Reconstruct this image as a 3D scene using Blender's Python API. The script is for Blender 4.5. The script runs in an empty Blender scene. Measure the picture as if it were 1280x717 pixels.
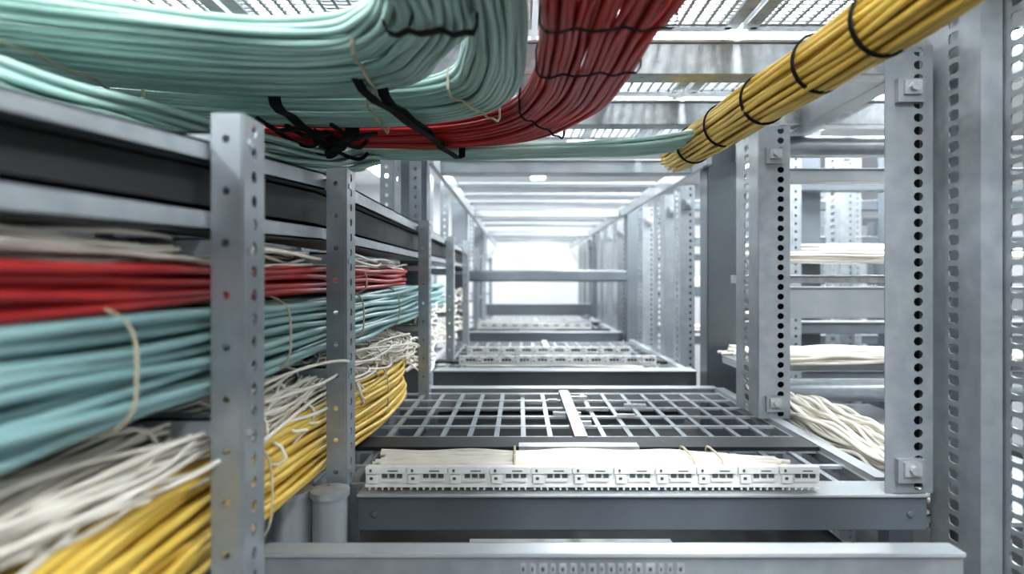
import bpy, math, random
from mathutils import Vector
random.seed(7)
H = 1.5   # eye height above floor; all z below are relative to eye height
V = Vector
GROUP = None

# ------------------------------------------------------------ materials
def lin(c):
    r = []
    for v in c:
        v /= 255.0
        r.append(v/12.92 if v <= .04045 else ((v+.055)/1.055)**2.4)
    return (*r, 1)

def mat(name, c, c2=None, rough=.5, metal=0., nscale=20, bump=0., rvar=.1, stretch=(1,1,1)):
    m = bpy.data.materials.new(name); m.use_nodes = True
    nt = m.node_tree; b = nt.nodes['Principled BSDF']
    tc = nt.nodes.new('ShaderNodeTexCoord'); mp = nt.nodes.new('ShaderNodeMapping')
    mp.inputs['Scale'].default_value = stretch
    nt.links.new(tc.outputs['Object'], mp.inputs[0])
    n = nt.nodes.new('ShaderNodeTexNoise'); n.inputs['Scale'].default_value = nscale
    n.inputs['Detail'].default_value = 5
    nt.links.new(mp.outputs[0], n.inputs['Vector'])
    r = nt.nodes.new('ShaderNodeValToRGB')
    r.color_ramp.elements[0].position = .35; r.color_ramp.elements[1].position = .65
    r.color_ramp.elements[0].color = lin(c2 or tuple(v*.85 for v in c))
    r.color_ramp.elements[1].color = lin(c)
    nt.links.new(n.outputs['Fac'], r.inputs[0]); nt.links.new(r.outputs[0], b.inputs['Base Color'])
    mr = nt.nodes.new('ShaderNodeMapRange')
    mr.inputs['To Min'].default_value = max(0, rough-rvar); mr.inputs['To Max'].default_value = min(1, rough+rvar)
    nt.links.new(n.outputs['Fac'], mr.inputs[0]); nt.links.new(mr.outputs[0], b.inputs['Roughness'])
    b.inputs['Metallic'].default_value = metal
    if bump:
        bp = nt.nodes.new('ShaderNodeBump'); bp.inputs['Strength'].default_value = bump
        bp.inputs['Distance'].default_value = .002
        nt.links.new(n.outputs['Fac'], bp.inputs['Height']); nt.links.new(bp.outputs[0], b.inputs['Normal'])
    return m

M_galv = mat('galvanised_steel', (182,186,189), (160,165,169), .30, .4, 50, rvar=.06)
M_post = mat('zinc_plated_post', (152,158,162), (138,145,150), .32, .35, 25, rvar=.05)
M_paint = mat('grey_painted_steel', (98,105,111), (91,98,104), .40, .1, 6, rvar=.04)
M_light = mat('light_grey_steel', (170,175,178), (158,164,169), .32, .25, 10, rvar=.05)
M_black = mat('black_panel', (20,21,24), (14,15,18), .6, 0, 20)
M_teal = mat('mint_pvc', (176,203,195), (156,188,181), .32, 0, 8)
M_teal2 = mat('blue_mint_pvc', (156,191,191), (138,176,178), .34, 0, 8)
M_red = mat('red_pvc', (190,54,54), (162,42,44), .34, 0, 8)
M_yel = mat('yellow_pvc', (226,196,98), (210,177,76), .34, 0, 8)
M_whi = mat('white_pvc', (238,234,224), (220,215,203), .42, 0, 12)
M_plast = mat('white_plastic', (232,234,232), (218,220,218), .4, 0, 20)
M_slot = mat('grey_slot', (90,93,95), None, .7)
M_dark = mat('dark_steel_and_hole_shade', (40,43,47), (34,37,41), .6)
M_velcro = mat('black_velcro', (16,16,18), (10,10,12), .9, 0, 200, .5)
M_tie = mat('tan_cord', (196,188,164), None, .7)
M_wall = mat('painted_wall', (222,224,226), (214,216,218), .8, 0, 3)
M_ceil = mat('white_ceiling', (236,237,238), (228,230,231), .8, 0, 3)
M_floor = mat('dark_floor', (40,42,45), (33,35,38), .6, 0, 4)
M_emit = bpy.data.materials.new('lamp_diffuser'); M_emit.use_nodes = True
_b = M_emit.node_tree.nodes['Principled BSDF']
_b.inputs['Emission Color'].default_value = (.93,.97,1,1); _b.inputs['Emission Strength'].default_value = 13

# ------------------------------------------------------------ mesh builder
class MB:
    def __init__(s): s.v=[]; s.f=[]; s.m=[]; s.mats=[]
    def mi(s, m):
        if m not in s.mats: s.mats.append(m)
        return s.mats.index(m)
    def add(s, vs, fs, m):
        o=len(s.v); s.v += [tuple(v) for v in vs]; k=s.mi(m)
        for f in fs: s.f.append([i+o for i in f]); s.m.append(k)
    def box(s, x0,x1,y0,y1,z0,z1,m):
        vs=[(x,y,z) for x in (x0,x1) for y in (y0,y1) for z in (z0,z1)]
        s.add(vs,[(0,1,3,2),(4,6,7,5),(0,4,5,1),(2,3,7,6),(0,2,6,4),(1,5,7,3)],m)
    def obox(s, o,U,W,N,m):
        o,U,W,N=V(o),V(U),V(W),V(N)
        vs=[o+U*a+W*b+N*c for a in (0,1) for b in (0,1) for c in (0,1)]
        s.add(vs,[(0,1,3,2),(4,6,7,5),(0,4,5,1),(2,3,7,6),(0,2,6,4),(1,5,7,3)],m)
    def cyl(s,p0,p1,r,m,n=20):
        p0,p1=V(p0),V(p1); d=(p1-p0).normalized()
        a=d.orthogonal().normalized(); b=d.cross(a)
        vs=[]
        for p in (p0,p1):
            for i in range(n):
                t=2*math.pi*i/n; vs.append(p+(a*math.cos(t)+b*math.sin(t))*r)
        fs=[(i,(i+1)%n,n+(i+1)%n,n+i) for i in range(n)]+[tuple(range(n))[::-1],tuple(range(n,2*n))]
        s.add(vs,fs,m)
    def perf(s,o,U,W,width,length,pitch,cx,hw,hh,m,th=.0025,square=False):
        """perforated strip: U across, W along; hole column centred at cx"""
        o,U,W=V(o),V(U).normalized(),V(W).normalized(); N=U.cross(W)*th
        n=max(1,int(length/pitch)); p=length/n
        cw=min(cx,width-cx,hw*2.0)
        if cx-cw>1e-4: s.obox(o,U*(cx-cw),W*length,N,m)
        if width-cx-cw>1e-4: s.obox(o+U*(cx+cw),U*(width-cx-cw),W*length,N,m)
        ins=[(1,0),(.7071,.7071),(0,1),(-.7071,.7071),(-1,0),(-.7071,-.7071),(0,-1),(.7071,-.7071)]
        if square: ins=[(1,0),(.85,.85),(0,1),(-.85,.85),(-1,0),(-.85,-.85),(0,-1),(.85,-.85)]
        out=[(1,0),(1,1),(0,1),(-1,1),(-1,0),(-1,-1),(0,-1),(1,-1)]
        for i in range(n):
            c=o+U*cx+W*(p*(i+.5))
            A=[c+U*(a*hw)+W*(b*hh) for a,b in ins]; B=[c+U*(a*cw)+W*(b*p/2) for a,b in out]
            vs=A+B+[q+N for q in A]+[q+N for q in B]
            fs=[]
            for j in range(8):
                k2=(j+1)%8
                fs+=[(j,8+j,8+k2,k2),(16+j,16+k2,24+k2,24+j),(j,k2,16+k2,16+j)]
            s.add(vs,fs,m)
    def build(s,name,parent=None,bevel=0.,smooth=False):
        me=bpy.data.meshes.new(name)
        c=V((0,0,0))
        for v in s.v: c+=V(v)
        c/=len(s.v)
        me.from_pydata([tuple(V(v)-c) for v in s.v],[],s.f)
        for m in s.mats: me.materials.append(m)
        me.polygons.foreach_set('material_index',s.m)
        ob=bpy.data.objects.new(name,me); bpy.context.scene.collection.objects.link(ob)
        ob.location=c+V((0,0,H))
        if bevel:
            b=ob.modifiers.new('bevel','BEVEL'); b.width=bevel; b.segments=2; b.limit_method='ANGLE'
        if smooth:
            me.polygons.foreach_set('use_smooth',[True]*len(me.polygons))
            try: me.set_sharp_from_angle(angle=math.radians(40))
            except Exception: pass
        if parent:
            ob.parent=parent; ob.location=ob.location-parent.location
        elif GROUP: ob.parent=GROUP
        me.update()
        return ob

def group(name):
    global GROUP
    if name is None: GROUP=None; return
    GROUP=bpy.data.objects.new(name,None); GROUP.empty_display_size=.1
    bpy.context.scene.collection.objects.link(GROUP)
    return GROUP

# ------------------------------------------------------------ cables
def cr(pts,t):
    n=len(pts)-1; x=t*n; i=min(int(x),n-1); f=x-i
    p1,p2=pts[i],pts[i+1]; p0=pts[i-1] if i else p1*2-p2; p3=pts[i+2] if i+2<=n else p2*2-p1
    return .5*((2*p1)+(p2-p0)*f+(2*p0-5*p1+4*p2-p3)*f*f+(3*p1-p0-3*p2+p3)*f**3)

def curve_obj(name,lines,r,m,parent=None,res=2,cyclic=False):
    cu=bpy.data.curves.new(name,'CURVE'); cu.dimensions='3D'; cu.bevel_depth=r; cu.bevel_resolution=res
    cu.use_fill_caps=True
    c=V((0,0,0)); k=0
    for L in lines:
        for p in L: c+=p; k+=1
    c/=k
    for L in lines:
        sp=cu.splines.new('POLY'); sp.points.add(len(L)-1)
        for q,p in zip(sp.points,L): q.co=(*(p-c),1)
        sp.use_smooth=True; sp.use_cyclic_u=cyclic
    cu.materials.append(m)
    ob=bpy.data.objects.new(name,cu); bpy.context.scene.collection.objects.link(ob)
    ob.location=c+V((0,0,H))
    if parent: ob.parent=parent; ob.location-=parent.location
    return ob

def wob(L,amp,z=1.):
    ph=[random.uniform(0,6.28) for _ in range(6)]; fr=[random.uniform(1,5) for _ in range(6)]
    out=[]
    for i,p in enumerate(L):
        t=i/(len(L)-1)
        out.append(p+V((sum(math.sin(fr[k]*6.28*t+ph[k]) for k in (0,1))*amp*.5,
                        sum(math.sin(fr[k]*6.28*t+ph[k]) for k in (2,3))*amp*.5,
                        sum(math.sin(fr[k]*6.28*t+ph[k]) for k in (4,5))*amp*.5*z)))
    return out

def band(name,A,B,n,layers,r,m,steps=60,amp=.002,z=.30,dz=None,crown=.06,rough=.0022):
    """flat cable band between two edge paths; cables stack up where the band narrows"""
    A=[V(p if len(p)==3 else (*p,z)) for p in A]; B=[V(p if len(p)==3 else (*p,z)) for p in B]
    SA=[cr(A,k/steps) for k in range(steps+1)]; SB=[cr(B,k/steps) for k in range(steps+1)]
    L=[]
    for l in range(layers):
        zj=[random.uniform(-rough,rough) for _ in range(n)]
        fj=[random.uniform(-.25,.25)/(n-1) for _ in range(n)]
        for i in range(n):
            f=min(1,max(0,(i+.5*(l%2))/(n-1)+fj[i]))
            pts=[]
            for a,b in zip(SA,SB):
                s=(a-b).length/(n-1); c=max(0,min(1,(2*r/s-1)/.8))
                k=i%2
                pts.append(a.lerp(b,f)+V((0,0,l*(dz or r*1.75)+c*k*r*1.5+abs(f-.5)**2*crown+zj[i])))
            L.append(wob(pts,amp,.7))
    return curve_obj(name,L,r,m)

def bundle(name,path,offs,r,m,steps=50,amp=.003,zamp=1.,jit=0.,parent=None):
    P=[V(p) for p in path]; C=[cr(P,k/steps) for k in range(steps+1)]
    L=[]; Ns=[]
    for k in range(len(C)):
        t=(C[min(k+1,steps)]-C[max(k-1,0)]); n=V((t.y,-t.x,0))
        Ns.append(n.normalized() if n.length>1e-5 else V((1,0,0)))
    for a,b in offs:
        ja,jb=random.uniform(-jit,jit),random.uniform(-jit,jit)
        L.append(wob([c+n*(a+ja)+V((0,0,b+jb)) for c,n in zip(C,Ns)],amp,zamp))
    return curve_obj(name,L,r,m,parent)

def grid(a0,a1,b0,b1,p):
    o=[]; nb=max(1,int((b1-b0)/p)); na=max(1,int((a1-a0)/p))
    for j in range(nb+1):
        for i in range(na+1):
            o.append((a0+(a1-a0)*i/na+(p*.4 if j%2 else 0),b0+(b1-b0)*j/nb))
    return o

def loop(parent,name,c,a,b,ax1,ax2,r,m,n=28,flat=3.5):
    c,ax1,ax2=V(c),V(ax1),V(ax2); L=[]
    for i in range(n):
        t=2*math.pi*i/n; cs,sn=math.cos(t),math.sin(t)
        L.append(c+ax1*a*math.copysign(abs(cs)**(2/flat),cs)+ax2*b*math.copysign(abs(sn)**(2/flat),sn))
    return curve_obj(name,[L],r,m,parent,cyclic=True)

def strap(parent,p0,p1,zl,zh,w,m,name='velcro_strap'):
    p0,p1=V((*p0,0)),V((*p1,0)); d=(p1-p0); s=V((d.y,-d.x,0)).normalized()*w/2
    prof=[(0,zh),(-.02,zh-.012),(-.02,zl+.01),(.03,zl)]+[(k/8,zl-.003*math.sin(k*2.3)) for k in range(1,8)]+[(.97,zl),(1.02,zl+.01),(1.02,zh-.012),(1.0,zh)]
    th=.0025; vs=[];fs=[]
    for i,(t,z) in enumerate(prof):
        q=p0+d*t+V((0,0,z))+s*.3*math.sin(i*1.1)
        up=V((0,0,th)) if 3<=i<=len(prof)-4 else d.normalized()*th*(1 if i<4 else -1)
        vs+=[q-s,q+s,q+s+up,q-s+up]
    for i in range(len(prof)-1):
        a=i*4;b=a+4
        for j in range(4): fs.append((a+j,a+(j+1)%4,b+(j+1)%4,b+j))
    fs+=[(0,3,2,1),(len(vs)-4,len(vs)-3,len(vs)-2,len(vs)-1)]
    mb=MB(); mb.add(vs,fs,m); return mb.build(name,parent)

# ------------------------------------------------------------ room shell
YB=8.9
def slab(name,x0,x1,y0,y1,z0,z1,m):
    b=MB(); b.box(x0,x1,y0,y1,z0,z1,m); return b.build(name)
slab('floor',-2.5,4.5,-2,YB,-1.6,-1.5,M_floor)
slab('ceiling',-2.5,4.5,-2,YB,1.3,1.4,M_ceil)
slab('wall_back',-2.5,4.5,YB,YB+.1,-1.5,1.3,M_wall)
slab('wall_left',-2.6,-2.5,-2,YB,-1.5,1.3,M_wall)
slab('wall_right',4.5,4.6,-2,YB,-1.5,1.3,M_wall)

def lamp(x,y,L=1.3,w=.16,power=16):
    b=MB()
    b.box(x-w/2-.02,x+w/2+.02,y-L/2-.02,y+L/2+.02,1.24,1.3,M_light)
    b.box(x-w/2,x+w/2,y-L/2,y+L/2,1.225,1.24,M_emit)
    ob=b.build('ceiling_light')
    ld=bpy.data.lights.new('light_tube','AREA'); ld.shape='RECTANGLE'; ld.size=w; ld.size_y=L; ld.energy=power
    ld.color=(.94,.98,1)
    lo=bpy.data.objects.new('light_tube',ld); bpy.context.scene.collection.objects.link(lo)
    lo.parent=ob; lo.location=V((x,y,1.21+H))-ob.location
for y in (-.9,.7): lamp(.45,y,power=34)  # rear one is unseen behind the camera, added to brighten the aisle
lamp(1.15,3.0,2.0,.95,36); lamp(-1.35,2.9,1.8,.85,34); lamp(-1.3,.9,1.3,.5,30); lamp(2.3,2.6,1.5,.6,30)
lamp(.55,5.6,1.2,.22,28); lamp(.22,7.6,.6,.16,24)
lamp(-1.4,-.8,power=30)
for y in (5.4,7.4): lamp(-1.6,y,power=22)
lamp(2.4,.2,power=26)
for y in (5.0,7.3): lamp(2.4,y,power=24)

# ------------------------------------------------------------ main frame uprights
def right_post(x,y,z0,z1,w=.082,dp=.10,cx=.7,side=True,m=M_post,pitch=.0275,hw=.0055,hh=.0065,sw=.010,sh=.0075,clip=True,front=True):
    b=MB()
    if front: b.perf((x,y,z0),(1,0,0),(0,0,1),w,z1-z0,pitch,w*cx,hw,hh,m)
    else: b.box(x,x+w,y,y+.0025,z0,z1,m)
    if side:
        b.perf((x,y+.003,z0),(0,1,0),(0,0,1),dp,z1-z0,pitch*1.05,dp*.5,sw,sh,m,square=True)
    b.box(x+w-.003,x+w,y+.003,y+dp,z0,z1,m)
    b.box(x+w*.45,x+w-.003,y+.03,y+.033,z0,z1,M_dark)  # dark plate added behind the holes, their shade given as colour
    if clip:
        for zz in (z1-.1,z0+.02):
            b.box(x+w*.2,x+w*.75,y-.014,y,zz,zz+.04,m); b.box(x+w*.3,x+w*.65,y-.02,y-.014,zz+.012,zz+.036,M_galv); b.cyl((x+w*.48,y-.028,zz+.024),(x+w*.48,y-.018,zz+.024),.008,M_galv,8)
    return b.build('perforated_upright_post')
F1=group('distribution_frame')
right_post(.626,1.10,-.367,.40,side=False,hw=.0084,hh=.0078,pitch=.0225)
right_post(.72,1.00,-1.5,.62,w=.034,dp=.12,cx=.5,clip=False,front=False,sw=.013,sh=.0090,pitch=.0245)
right_post(.757,.915,-1.5,.62,w=.085,dp=.115,cx=.5,clip=False,sw=.013,sh=.0090,pitch=.0245)
right_post(.626,1.68,-.367,.40,dp=.17,hw=.0090,hh=.0085,pitch=.025,sw=.018,sh=.009)
right_post(.69,2.75,-.44,.40,dp=.12,w=.06,sw=.02,sh=.009)
right_post(.69,3.05,-.44,.40,dp=.25,w=.07,sw=.03,sh=.009)
right_post(.69,3.6,-.44,.40,dp=.14,w=.07,sw=.02,sh=.009)
for D in (4.3,6.2):
    for o in (.25,.8,1.2):
        right_post(.69,D+o,-.44,.40,dp=.2,w=.07,pitch=.035,sw=.025)

def solid_post(x,y,w=.13,d=.10,z0=-1.5,z1=.41,m=M_paint):
    b=MB()
    b.box(x,x+w,y,y+.006,z0,z1,m); b.box(x,x+.006,y,y+d,z0,z1,m); b.box(x+w-.006,x+w,y,y+d,z0,z1,m)
    b.box(x,x+.03,y+d-.006,y+d,z0,z1,m); b.box(x-.01,x+w+.01,y-.01,y+d+.01,z0,z0+.01,m)
    return b.build('steel_column',bevel=.003)
FR=(2.5,4.3,6.2)
for D in FR:
    solid_post(.697,D-.12,w=.14,z1=.50); solid_post(-.45,D-.1,w=.10,z1=.50)

# ------------------------------------------------------------ cross beams
def cbeam(x0,x1,y,zt,h,d,m,mt=None,name='cross_beam',emb=None,bev=.003):
    b=MB(); mt=mt or m
    b.box(x0,x1,y,y+.005,zt-h,zt,m)
    b.box(x0,x1,y-.006,y+d,zt,zt+.006,mt)
    b.box(x0,x1,y+.0051,y+d,zt-h,zt-h+.005,m)
    b.box(x0,x0+.005,y+.0052,y+d,zt-h+.006,zt-.001,m); b.box(x1-.005,x1,y+.0052,y+d,zt-h+.006,zt-.001,m)
    for xx in (x0+.03,x1-.03): b.cyl((xx,y-.004,zt-h*.5),(xx,y,zt-h*.5),.006,m,8)
    if emb:
        x=emb[0]
        while x<emb[1]:
            w=random.uniform(.006,.014)
            b.box(x,x+w,y-.0015,y,zt-.024,zt-.010,M_galv); b.box(x+w*.3,x+w*.7,y-.0022,y,zt-.021,zt-.015,M_slot); x+=w+.005
    return b.build(name,bevel=bev)
cbeam(-.28,.70,1.10,-.375,.058,.07,M_paint,M_light)
cbeam(-.36,.61,.88,-.381,.07,.03,M_post,M_light,emb=(0,.22))
cbeam(-.31,.68,2.20,-.382,.034,.05,M_light,M_light,emb=(0,.28))
cbeam(-.34,.69,2.50,-.365,.08,.09,M_paint,M_light)
cbeam(-.34,.69,4.30,-.365,.06,.08,M_paint,M_light)
cbeam(-.36,.69,3.9,-.40,.04,.06,M_light,M_light)
cbeam(-.34,.69,6.20,-.25,.10,.08,M_paint,M_light)
cbeam(-.42,.69,5.3,-.36,.06,.08,M_paint,M_light)
b=MB(); b.box(-.34,.69,4.12,4.18,-.02,.055,M_paint); b.build('crossbar',bevel=.012)

def tray(x0,x1,y0,y1,z,px=.062,py=.115):
    b=MB()
    n=int((x1-x0)/px)
    for i in range(n+1):
        x=x0+(x1-x0)*i/n; b.box(x-.006,x+.006,y0,y1,z-.006,z,M_post)
    n=int((y1-y0)/py)
    for i in range(n+1):
        y=y0+(y1-y0)*i/n; b.box(x0,x1,y-.007,y+.007,z-.005,z+.001,M_light)
    b.box(x1,x1+.03,y0,y1+.05,z-.02,z+.012,M_light); b.box(x0-.03,x0,y0,y1+.05,z-.02,z+.008,M_light)
    b.box(x0,x1,y0+.22,y0+.31,z+.002,z+.010,M_dark)
    b.box((x0+x1)/2-.14,(x0+x1)/2+.12,y0+.2,y0+.235,z+.002,z+.016,M_galv)
    b.box((x0+x1)/2-.01,(x0+x1)/2+.02,y0+.31,y1,z+.001,z+.012,M_light)
    for k in range(10):
        x=random.uniform(x0+.2,x1-.2); y=random.uniform(y0+.45,y1-.05); b.box(x,x+random.uniform(.02,.07),y,y+.015,z+.001,z+.01,M_galv)
    return b.build('grid_tray')
tray(-.38,.655,1.18,2.10,-.378)
tray(-.38,.655,2.62,3.80,-.378,py=.16)
tray(-.38,.655,4.42,6.0,-.378,py=.2)
tray(-.38,.655,6.4,8.0,-.378,py=.25)
b=MB()
for y0,y1 in ((1.24,2.4),(2.65,4.2),(4.45,6.1),(6.4,8.2)):
    b.box(-.34,.68,y0,y1,-.56,-.555,M_black); b.box(-.34,.68,y0,y0+.02,-.60,-.555,M_paint)  # black plates paint the shade seen through the tray gaps
b.build('lower_shelf_shade_plate')
cbeam(-.28,.70,1.16,-.52,.03,.05,M_paint,M_light)
for x,r in ((-.375,.03),(-.312,.028)):
    b=MB(); b.cyl((x,1.05,-1.5),(x,1.05,-.355),r,M_light,28); b.cyl((x,1.05,-.355),(x,1.05,-.345),r+.004,M_galv,28); b.build('round_support_leg',smooth=True)

# ------------------------------------------------------------ overhead cable rack
group('overhead_cable_rack')
for D in FR: cbeam(-.33,.695,D,.458,.045,.08,M_light,M_light)
for y in (2.85,3.2,3.6,3.95,4.7,5.1,5.6,6.6,7.1,7.6,8.1):
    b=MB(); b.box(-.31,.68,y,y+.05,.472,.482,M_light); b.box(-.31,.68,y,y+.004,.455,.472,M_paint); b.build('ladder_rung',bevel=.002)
for x in (-.33,.67):
    b=MB(); b.box(x,x+.02,2.3,YB-.1,.41,.47,M_light); b.build('ladder_side_rail',bevel=.003)
cbeam(-1.2,1.1,1.36,.50,.066,.06,M_galv,M_galv,'overhead_beam')
cbeam(-1.2,1.1,1.82,.50,.062,.06,M_galv,M_galv,'overhead_beam')
cbeam(-1.2,1.1,.96,.53,.05,.06,M_galv,M_galv,'overhead_beam')
b=MB(); b.box(.80,.85,.3,2.4,.43,.52,M_light); b.box(.80,.90,.3,2.4,.515,.52,M_light); b.build('overhead_side_rail',bevel=.003)
def grating(x0,x1,y0,y1,z,px=.028,py=.016):
    b=MB(); x=x0
    while x<=x1: b.box(x-.003,x+.003,y0,y1,z,z+.004,M_galv); x+=px
    y=y0
    while y<=y1: b.box(x0,x1,y-.002,y+.002,z+.001,z+.005,M_galv); y+=py
    for xx in (x0,(x0+x1)/2,x1): b.box(xx-.014,xx+.014,y0,y1,z-.004,z+.012,M_galv)
    for yy in (y0,y1): b.box(x0,x1,yy-.012,yy+.012,z-.004,z+.012,M_galv)
    return b.build('steel_grating')
for x0,x1 in ((-1.15,-.59),(-.55,.01),(.05,.44),(.48,1.04)):
    for y0,y1 in ((.75,1.34),(1.42,1.80),(1.90,2.40)):
        grating(x0,x1,y0,y1,.525)

# ------------------------------------------------------------ left cable shelf rack
group('cable_shelf_rack')
def left_post(y,z0,z1):
    b=MB()
    b.perf((-.332,y,z0),(1,0,0),(0,0,1),.032,z1-z0,.055,.016,.0045,.0045,M_post)
    b.perf((-.300,y,z0),(0,1,0),(0,0,1),.055,z1-z0,.026,.027,.007,.0072,M_post)
    for z in (z1-.018,.045,-.152,-.40):
        if z>z0:
            b.box(-.75,-.30,y+.006,y+.009,z-.02,z,M_post); b.box(-.75,-.30,y+.006,y+.04,z-.003,z,M_post)
    for z in (z1-.03,.03,-.17,-.33):
        b.cyl((-.300,y+.015,z),(-.296,y+.015,z),.005,M_galv,8)
    b.box(-.76,-.73,y,y+.05,-1.5,z1,M_post)
    return b.build('shelf_upright_post')
for y,z0 in ((.69,-1.5),(1.10,-.36),(2.09,-.41),(2.87,-.41),(3.7,-.41),(4.6,-.41),(5.6,-.41),(6.8,-.41)):
    left_post(y,z0,(.178 if y<1 else .19) if y<3 else .22)
def lrail(y0,y1,za0,za1,zb0,zb1,x,m,name,t=.003,fl=.03):
    b=MB()
    def pr(vs): b.add(vs,[(0,1,2,3),(4,7,6,5),(0,4,5,1),(1,5,6,2),(2,6,7,3),(3,7,4,0)],m)
    pr([(x,y0,za0),(x,y1,zb0),(x,y1,zb1),(x,y0,za1),(x-t,y0,za0),(x-t,y1,zb0),(x-t,y1,zb1),(x-t,y0,za1)])
    for (u,w_) in ((za1,zb1),(za0+t,zb0+t)):
        pr([(x,y0,u-t),(x,y1,w_-t),(x,y1,w_),(x,y0,u),(x-fl,y0,u-t),(x-fl,y1,w_-t),(x-fl,y1,w_),(x-fl,y0,u)])
    return b.build(name)
lrail(.12,1.1,.088,.103,.153,.182,-.338,M_post,'shelf_rail')
lrail(.12,1.1,.058,.088,.092,.150,-.352,M_black,'black_shelf_panel',fl=.3)
lrail(.12,1.1,.032,.056,.066,.090,-.340,M_post,'shelf_rail',fl=.12)
for (a,b_) in ((1.1,2.09),(2.09,4.5)):
    lrail(a,b_,.153,.182,.153,.182,-.338,M_galv,'shelf_rail')
    lrail(a,b_,.092,.150,.092,.150,-.352,M_black,'black_shelf_panel',fl=.3)
    lrail(a,b_,.066,.090,.066,.090,-.340,M_galv,'shelf_rail',fl=.12)
lrail(.12,2.09,-.018,.030,.036,.055,-.50,M_black,'black_shelf_panel',fl=.2)
b=MB(); b.box(-.98,-.96,.1,7,-1.5,.2,M_paint); b.build('rack_side_panel')
for y in (2.15,3.0,4.7,6.6):
    b=MB()
    b.perf((-.47,y,.2),(1,0,0),(0,0,1),.045,.29,.03,.022,.006,.007,M_post)
    b.perf((-.425,y,.2),(0,1,0),(0,0,1),.12,.29,.03,.06,.011,.008,M_post,square=True)
    b.perf((-.38,y+.05,.2),(1,0,0),(0,0,1),.04,.29,.03,.02,.006,.007,M_post)
    b.build('perforated_hanger_post')

# ------------------------------------------------------------ neighbouring row on the right
group('distribution_frame')
for x,y in ((1.45,3.3),(1.75,3.5),(1.62,4.4),(2.0,3.9),(1.15,2.8),(2.4,5.2),(2.1,5.6),(1.9,6.5)):
    right_post(x,y,-1.5,.75,dp=.16,w=.08,pitch=.035,sw=.025,sh=.009)
for D in (4.4,6.6): solid_post(1.5,D); solid_post(2.6,D+.3)
solid_post(1.28,3.0,z1=.75); solid_post(1.9,3.3,z1=.75)
def tube(x0,x1,y,z,r,m=M_paint):
    b=MB(); b.cyl((x0,y,z),(x1,y,z),r,m,32); return b.build('round_crossbar',smooth=True)
tube(.71,2.2,1.90,.39,.032,M_post); tube(.71,2.2,1.90,-.33,.034,M_post)
cbeam(.71,2.3,1.95,.33,.035,.06,M_light)
cbeam(.71,2.3,1.92,-.030,.088,.06,M_light,M_light)
cbeam(.71,2.3,2.1,.005,.02,.06,M_galv)
cbeam(.71,2.3,2.05,-.275,.02,.2,M_light)
for y,zs in ((2.9,(.45,.12,-.2,-.42)),(3.9,(.47,.25,-.05,-.35)),(5.3,(.5,.2,-.1,-.4))):
    for z in zs: cbeam(.9,3.6,y,z,.05,.08,M_paint,M_light)
b=MB(); b.box(.72,1.2,1.13,2.2,-.44,-.43,M_light); b.build('side_shelf_plate',bevel=.002)
group(None)

# ------------------------------------------------------------ terminal strips and shelf cables
def terminal_strip(x0,x1,y,z,mod=.071,h=.03,d=.028):
    b=MB()
    b.box(x0,x1,y+.006,y+d,z-h,z-.004,M_plast)
    b.box(x0,x1,y+.002,y+d,z-h-.006,z-h,M_plast)
    n=int((x1-x0)/mod); mod=(x1-x0)/n
    for i in range(n):
        a=x0+i*mod
        b.box(a+.001,a+mod-.002,y,y+.008,z-.012,z,M_plast)
        b.box(a+.004,a+mod*.3,y-.002,y+.008,z-h+.002,z-.014,M_plast)
        b.box(a+mod*.36,a+mod*.9,y+.001,y+.007,z-h+.004,z-h+.009,M_plast)
        for k in range(3):
            c=a+mod*(.40+.18*k); b.box(c,c+mod*.13,y+.0035,y+.0062,z-h+.010,z-.013,M_slot)
        b.box(a+mod*.12,a+mod*.2,y-.0025,y,z-h+.008,z-h+.013,M_slot)
        b.box(a+.008,a+.012,y-.001,y,z-.009,z-.004,M_slot); b.box(a+mod*.55,a+mod*.8,y-.001,y,z-.008,z-.006,M_slot)
        for k in range(6):
            c=a+mod*(.08+.155*k); b.box(c,c+.003,y+.003,y+.012,z-h-.011,z-h-.006,M_plast)
    return b.build('terminal_block_strip',bevel=.0008)
terminal_strip(-.268,.52,1.105,-.325)
terminal_strip(-.25,.56,2.62,-.315,h=.033)
terminal_strip(-.25,.52,3.00,-.318,h=.033)
terminal_strip(-.30,.5,4.48,-.310,h=.035)
terminal_strip(-.1,.30,1.25,-.515,h=.026)

def xcables(x0,x1,y0,y1,z,n=12,layers=2,m=M_whi,r=.0048,name='white_cable_bundle',amp=.004,spread=.03):
    L=[]
    for l in range(layers):
        for i in range(n):
            y=y0+(y1-y0)*(i+.5*(l%2))/n
            e=random.uniform(-spread,.01)
            P=[V((x0+random.uniform(0,.03),y,z+l*r*1.7)),V((x0+(x1-x0)*.33,y,z+l*r*1.7)),V((x0+(x1-x0)*.7,y,z+l*r*1.7)),V((x1+e,y-.01,z+l*r*1.2-.004))]
            L.append(wob([cr(P,k/30) for k in range(31)],amp,.4))
    return curve_obj(name,L,r,m)
o=xcables(-.268,.49,1.142,1.23,-.345,n=10,layers=3,r=.0044,amp=.004,spread=.06)
for x in (-.01,.31,.36): loop(o,'cable_tie',(x,1.186,-.337),.055,.017,(0,1,0),(0,0,1),.0022,M_tie)
xcables(-.25,.5,2.68,2.80,-.366,n=9,layers=2)
xcables(-.3,.3,5.0,5.4,-.366,n=12,layers=1,m=M_tie)
xcables(.72,2.2,2.0,2.12,.055,n=8,layers=4,amp=.006)
xcables(.72,2.2,1.98,2.3,-.262,n=14,layers=3,amp=.016)
bundle('white_cable_bundle',[(.80,1.15,-.40),(.79,1.4,-.385),(.80,1.8,-.375),(.86,2.2,-.37)],grid(-.07,.06,-.02,.03,.0115),.0048,M_whi,amp=.012,jit=.004)
for z in (.14,-.18): xcables(.9,3.4,3.0,3.15,z,n=8,layers=3)
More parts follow.
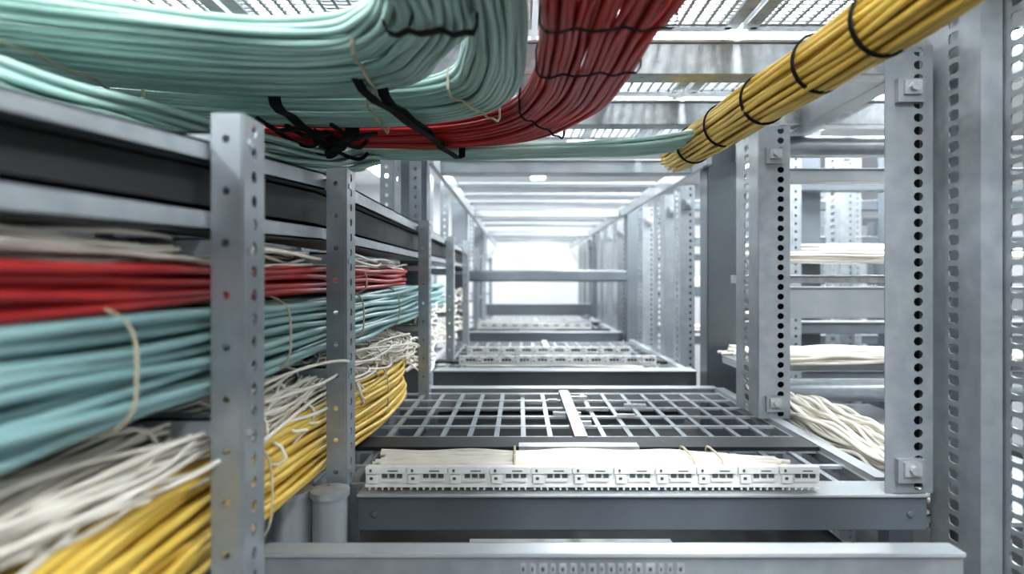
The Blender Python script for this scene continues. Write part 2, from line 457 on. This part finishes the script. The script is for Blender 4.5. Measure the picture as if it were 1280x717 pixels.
for z in (-.02,-.32): xcables(.9,3.4,4.0,4.2,z,n=8,layers=3,r=.006)

# ------------------------------------------------------------ left cable runs
o=bundle('teal_cable_bundle',[(-.41,.1,-.076),(-.41,.6,-.080),(-.41,1.1,-.082),(-.405,1.6,-.079),(-.41,2.2,-.075),(-.42,3.0,-.07)],grid(-.055,.06,-.045,.041,.0122),.0054,M_teal2,amp=.005,jit=.002)
for y in (.55,.92,1.35,1.75): loop(o,'cable_tie',(-.405,y,-.080),.076,.057,(1,0,0),(0,0,1),.0018,M_tie)
o=bundle('red_cable_bundle',[(-.42,.1,-.006),(-.42,.6,-.008),(-.41,1.1,-.003),(-.41,1.6,.002),(-.42,2.0,.004),(-.50,2.15,.004)],grid(-.06,.055,-.017,.017,.0112),.0050,M_red,amp=.004,jit=.002)
for y in (.8,1.4): loop(o,'cable_tie',(-.41,y,-.005),.075,.028,(1,0,0),(0,0,1),.0018,M_tie)
bundle('white_cable_bundle',[(-.44,.1,.024),(-.44,.6,.024),(-.43,1.1,.030),(-.43,1.6,.034),(-.46,2.1,.032)],grid(-.08,.07,-.004,.010,.010),.0028,M_whi,amp=.022,zamp=.4,jit=.006)
o=bundle('yellow_cable_bundle',[(-.415,.1,-.31),(-.415,.4,-.290),(-.415,.65,-.272),(-.41,.95,-.275),(-.408,1.3,-.290),(-.40,1.65,-.30),(-.42,1.95,-.30),(-.56,2.12,-.29),(-.8,2.15,-.29)],grid(-.065,.058,-.055,.055,.0122),.0054,M_yel,steps=80,amp=.007,jit=.003)
for y in (.85,1.22,1.6): loop(o,'cable_tie',(-.41,y,-.285),.081,.073,(1,0,0),(0,0,1),.0018,M_tie)
bundle('white_cable_bundle',[(-.44,.1,-.20),(-.44,.6,-.187),(-.43,1.1,-.190),(-.43,1.6,-.195),(-.42,1.95,-.205),(-.56,2.1,-.22)],grid(-.09,.080,-.020,.022,.0095),.0027,M_whi,steps=110,amp=.034,zamp=.5,jit=.010)
bundle('loose_white_wires',[(-.42,.1,-.20),(-.42,.6,-.180),(-.41,1.1,-.188),(-.41,1.6,-.190),(-.42,1.95,-.205),(-.56,2.1,-.22)],grid(-.05,.052,-.010,.012,.013),.0024,M_whi,steps=110,amp=.050,zamp=.7,jit=.012)
L=[]
for k in range(46):
    y=random.uniform(.6,2.0); x=random.uniform(-.40,-.342)
    dz=random.uniform(0,.03)
    P=[V((x-.15,y-.2,-.17)),V((x-.05,y-.05,-.165+random.uniform(-.01,.02))),V((x,y+.05,-.185)),V((x+.010,y+.09,-.22-dz)),V((x-.01,y+.12,-.25-dz*1.5))]
    L.append(wob([cr(P,t/24) for t in range(25)],.016))
curve_obj('loose_white_wires',L,.0026,M_whi)
for y0 in (2.25,3.1,4.0):
    L=[]
    for k in range(22):
        z=random.uniform(-.20,-.09) if k%2 else random.uniform(-.34,-.25)
        P=[V((-.5,y0,z)),V((-.40,y0+.1,z+.02)),V((-.37,y0+.3,z-.02)),V((-.38,y0+.5,z)),V((-.5,y0+.6,z))]
        L.append(wob([cr(P,t/24) for t in range(25)],.02))
    curve_obj('loose_white_wires',L,.0038,M_whi)

# ------------------------------------------------------------ overhead cable sweep
t1=band('teal_cable_bundle',
 [(-1.3,.93,.33),(-.9,.98,.315),(-.52,1.043),(-.276,1.053),(-.157,.985),(-.10,.87),(-.065,.78),(-.06,.68),(-.06,.4),(-.06,.2,.36)],
 [(-1.3,.62,.33),(-.9,.67,.315),(-.52,.745),(-.352,.80),(-.24,.80),(-.185,.755),(-.155,.70),(-.15,.62),(-.15,.38),(-.15,.2,.36)],
 19,3,.0052,M_teal,steps=90,z=.292,rough=.003,amp=.003)
t2=band('teal_cable_bundle',
 [(-1.3,1.2,.34),(-.9,1.24,.33),(-.45,1.315),(-.18,1.295),(-.05,1.195),(.0,1.03),(.008,.84),(.005,.70),(.003,.4),(.003,.2,.36)],
 [(-1.3,1.04,.34),(-.9,1.07,.33),(-.477,1.085),(-.232,1.09),(-.115,1.035),(-.075,.90),(-.062,.80),(-.062,.68),(-.062,.4),(-.062,.2,.36)],
 14,3,.0050,M_teal,steps=90,z=.304,rough=.003,amp=.0025)
rd=band('red_cable_bundle',
 [(-1.3,1.46,.34),(-.9,1.5,.33),(-.488,1.46),(-.19,1.51),(.018,1.43),(.136,1.21),(.164,1.008),(.172,.833),(.184,.70),(.184,.4),(.184,.2,.36)],
 [(-1.3,1.31,.34),(-.9,1.35,.33),(-.45,1.34),(-.18,1.325),(-.030,1.215),(.024,1.03),(.032,.84),(.027,.72),(.025,.62),(.025,.4),(.025,.2,.36)],
 15,3,.0050,M_red,steps=90,z=.298,rough=.003,amp=.003)
t3=band('teal_cable_bundle',
 [(-.9,1.66,.33),(-.3,1.64),(.0,1.62),(.2,1.61,.312),(.35,1.61,.318),(.435,1.53,.325),(.447,1.3,.328),(.46,1.0,.328)],
 [(-.9,1.52,.33),(-.3,1.52),(.0,1.51),(.2,1.50,.312),(.32,1.49,.320),(.410,1.44,.33),(.432,1.3,.332),(.45,1.0,.332)],
 10,2,.0050,M_teal,z=.308,crown=.0,amp=.002)
t4=bundle('teal_cable_bundle',[(-.54,.2,.165),(-.555,.6,.188),(-.555,.9,.212),(-.53,1.2,.238),(-.48,1.5,.27),(-.38,1.62,.305)],grid(-.05,.05,-.018,.024,.0122),.0054,M_teal,amp=.005,jit=.002)
strap(t1,(-.155,.735),(-.05,.735),.281,.335,.013,M_velcro)
strap(t2,(-.215,1.0),(-.165,1.40),.286,.345,.018,M_velcro)
strap(rd,(-.235,.93),(-.14,1.50),.277,.345,.015,M_velcro)
strap(t2,(-.40,1.04),(-.42,1.42),.284,.345,.020,M_velcro)
strap(rd,(-.34,1.28),(-.46,1.50),.280,.345,.028,M_velcro)
strap(t1,(-.21,.80),(-.225,1.05),.283,.34,.004,M_tie,'cord_tie')
strap(t1,(-.62,.74),(-.61,1.03),.283,.35,.005,M_tie,'cord_tie')
strap(t2,(-.26,1.09),(-.27,1.31),.294,.34,.004,M_tie,'cord_tie')
strap(t2,(-.115,1.03),(-.04,1.21),.294,.34,.004,M_tie,'cord_tie')
strap(rd,(.025,.92),(.168,.90),.288,.34,.003,M_velcro,'cord_tie')
strap(rd,(.0,1.14),(.09,1.33),.288,.34,.003,M_velcro,'cord_tie')
strap(rd,(.025,.75),(.18,.74),.288,.34,.003,M_velcro,'cord_tie')
L=[]
for k in range(9):
    x=random.uniform(-.5,-.36); y=random.uniform(1.15,1.45)
    P=[V((x,y,.30)),V((x+.03,y+.02,.282)),V((x+.06,y+random.uniform(-.03,.05),.276)),V((x+.08,y+.04,.29))]
    L.append([cr(P,t/10) for t in range(11)])
curve_obj('velcro_tail',L,.0045,M_velcro,t2)

offs=[]
for rr,n in ((.0385,22),(.029,17)):
    for i in range(n):
        t=2*math.pi*i/n; offs.append((rr*math.cos(t),rr*math.sin(t)))
yt=bundle('yellow_cable_bundle',[(.475,.2,.345),(.47,.6,.335),(.465,.9,.33),(.45,1.2,.33),(.435,1.5,.33),(.426,1.70,.331),(.424,1.75,.336)],offs,.0052,M_yel,steps=70,amp=.003,jit=.0018)
for y,x in ((.82,.467),(.98,.461),(1.18,.451),(1.38,.441),(1.58,.431)):
    for d in (0,.006):
        loop(yt,'cable_tie',(x,y+d,.331),.0455,.0455,(1,.12,0),(0,0,1),.0016,M_velcro,flat=2)

# ------------------------------------------------------------ camera / world
cd=bpy.data.cameras.new('camera'); cam=bpy.data.objects.new('camera',cd); bpy.context.scene.collection.objects.link(cam)
cam.location=(0,0,H); cam.rotation_euler=(math.radians(90),0,0)
cd.sensor_width=36; cd.lens=22.5; cd.shift_x=-10/1280; cd.shift_y=-10.5/1280; cd.clip_start=.01
cd.dof.use_dof=True; cd.dof.focus_distance=1.35; cd.dof.aperture_fstop=2.4
bpy.context.scene.camera=cam
w=bpy.data.worlds.new('world'); bpy.context.scene.world=w; w.use_nodes=True
w.node_tree.nodes['Background'].inputs[0].default_value=(.94,.97,1,1); w.node_tree.nodes['Background'].inputs[1].default_value=.7
vs=bpy.context.scene.view_settings
vs.view_transform='Standard'
try: vs.look='Medium High Contrast'
except Exception: pass
vs.exposure=.25
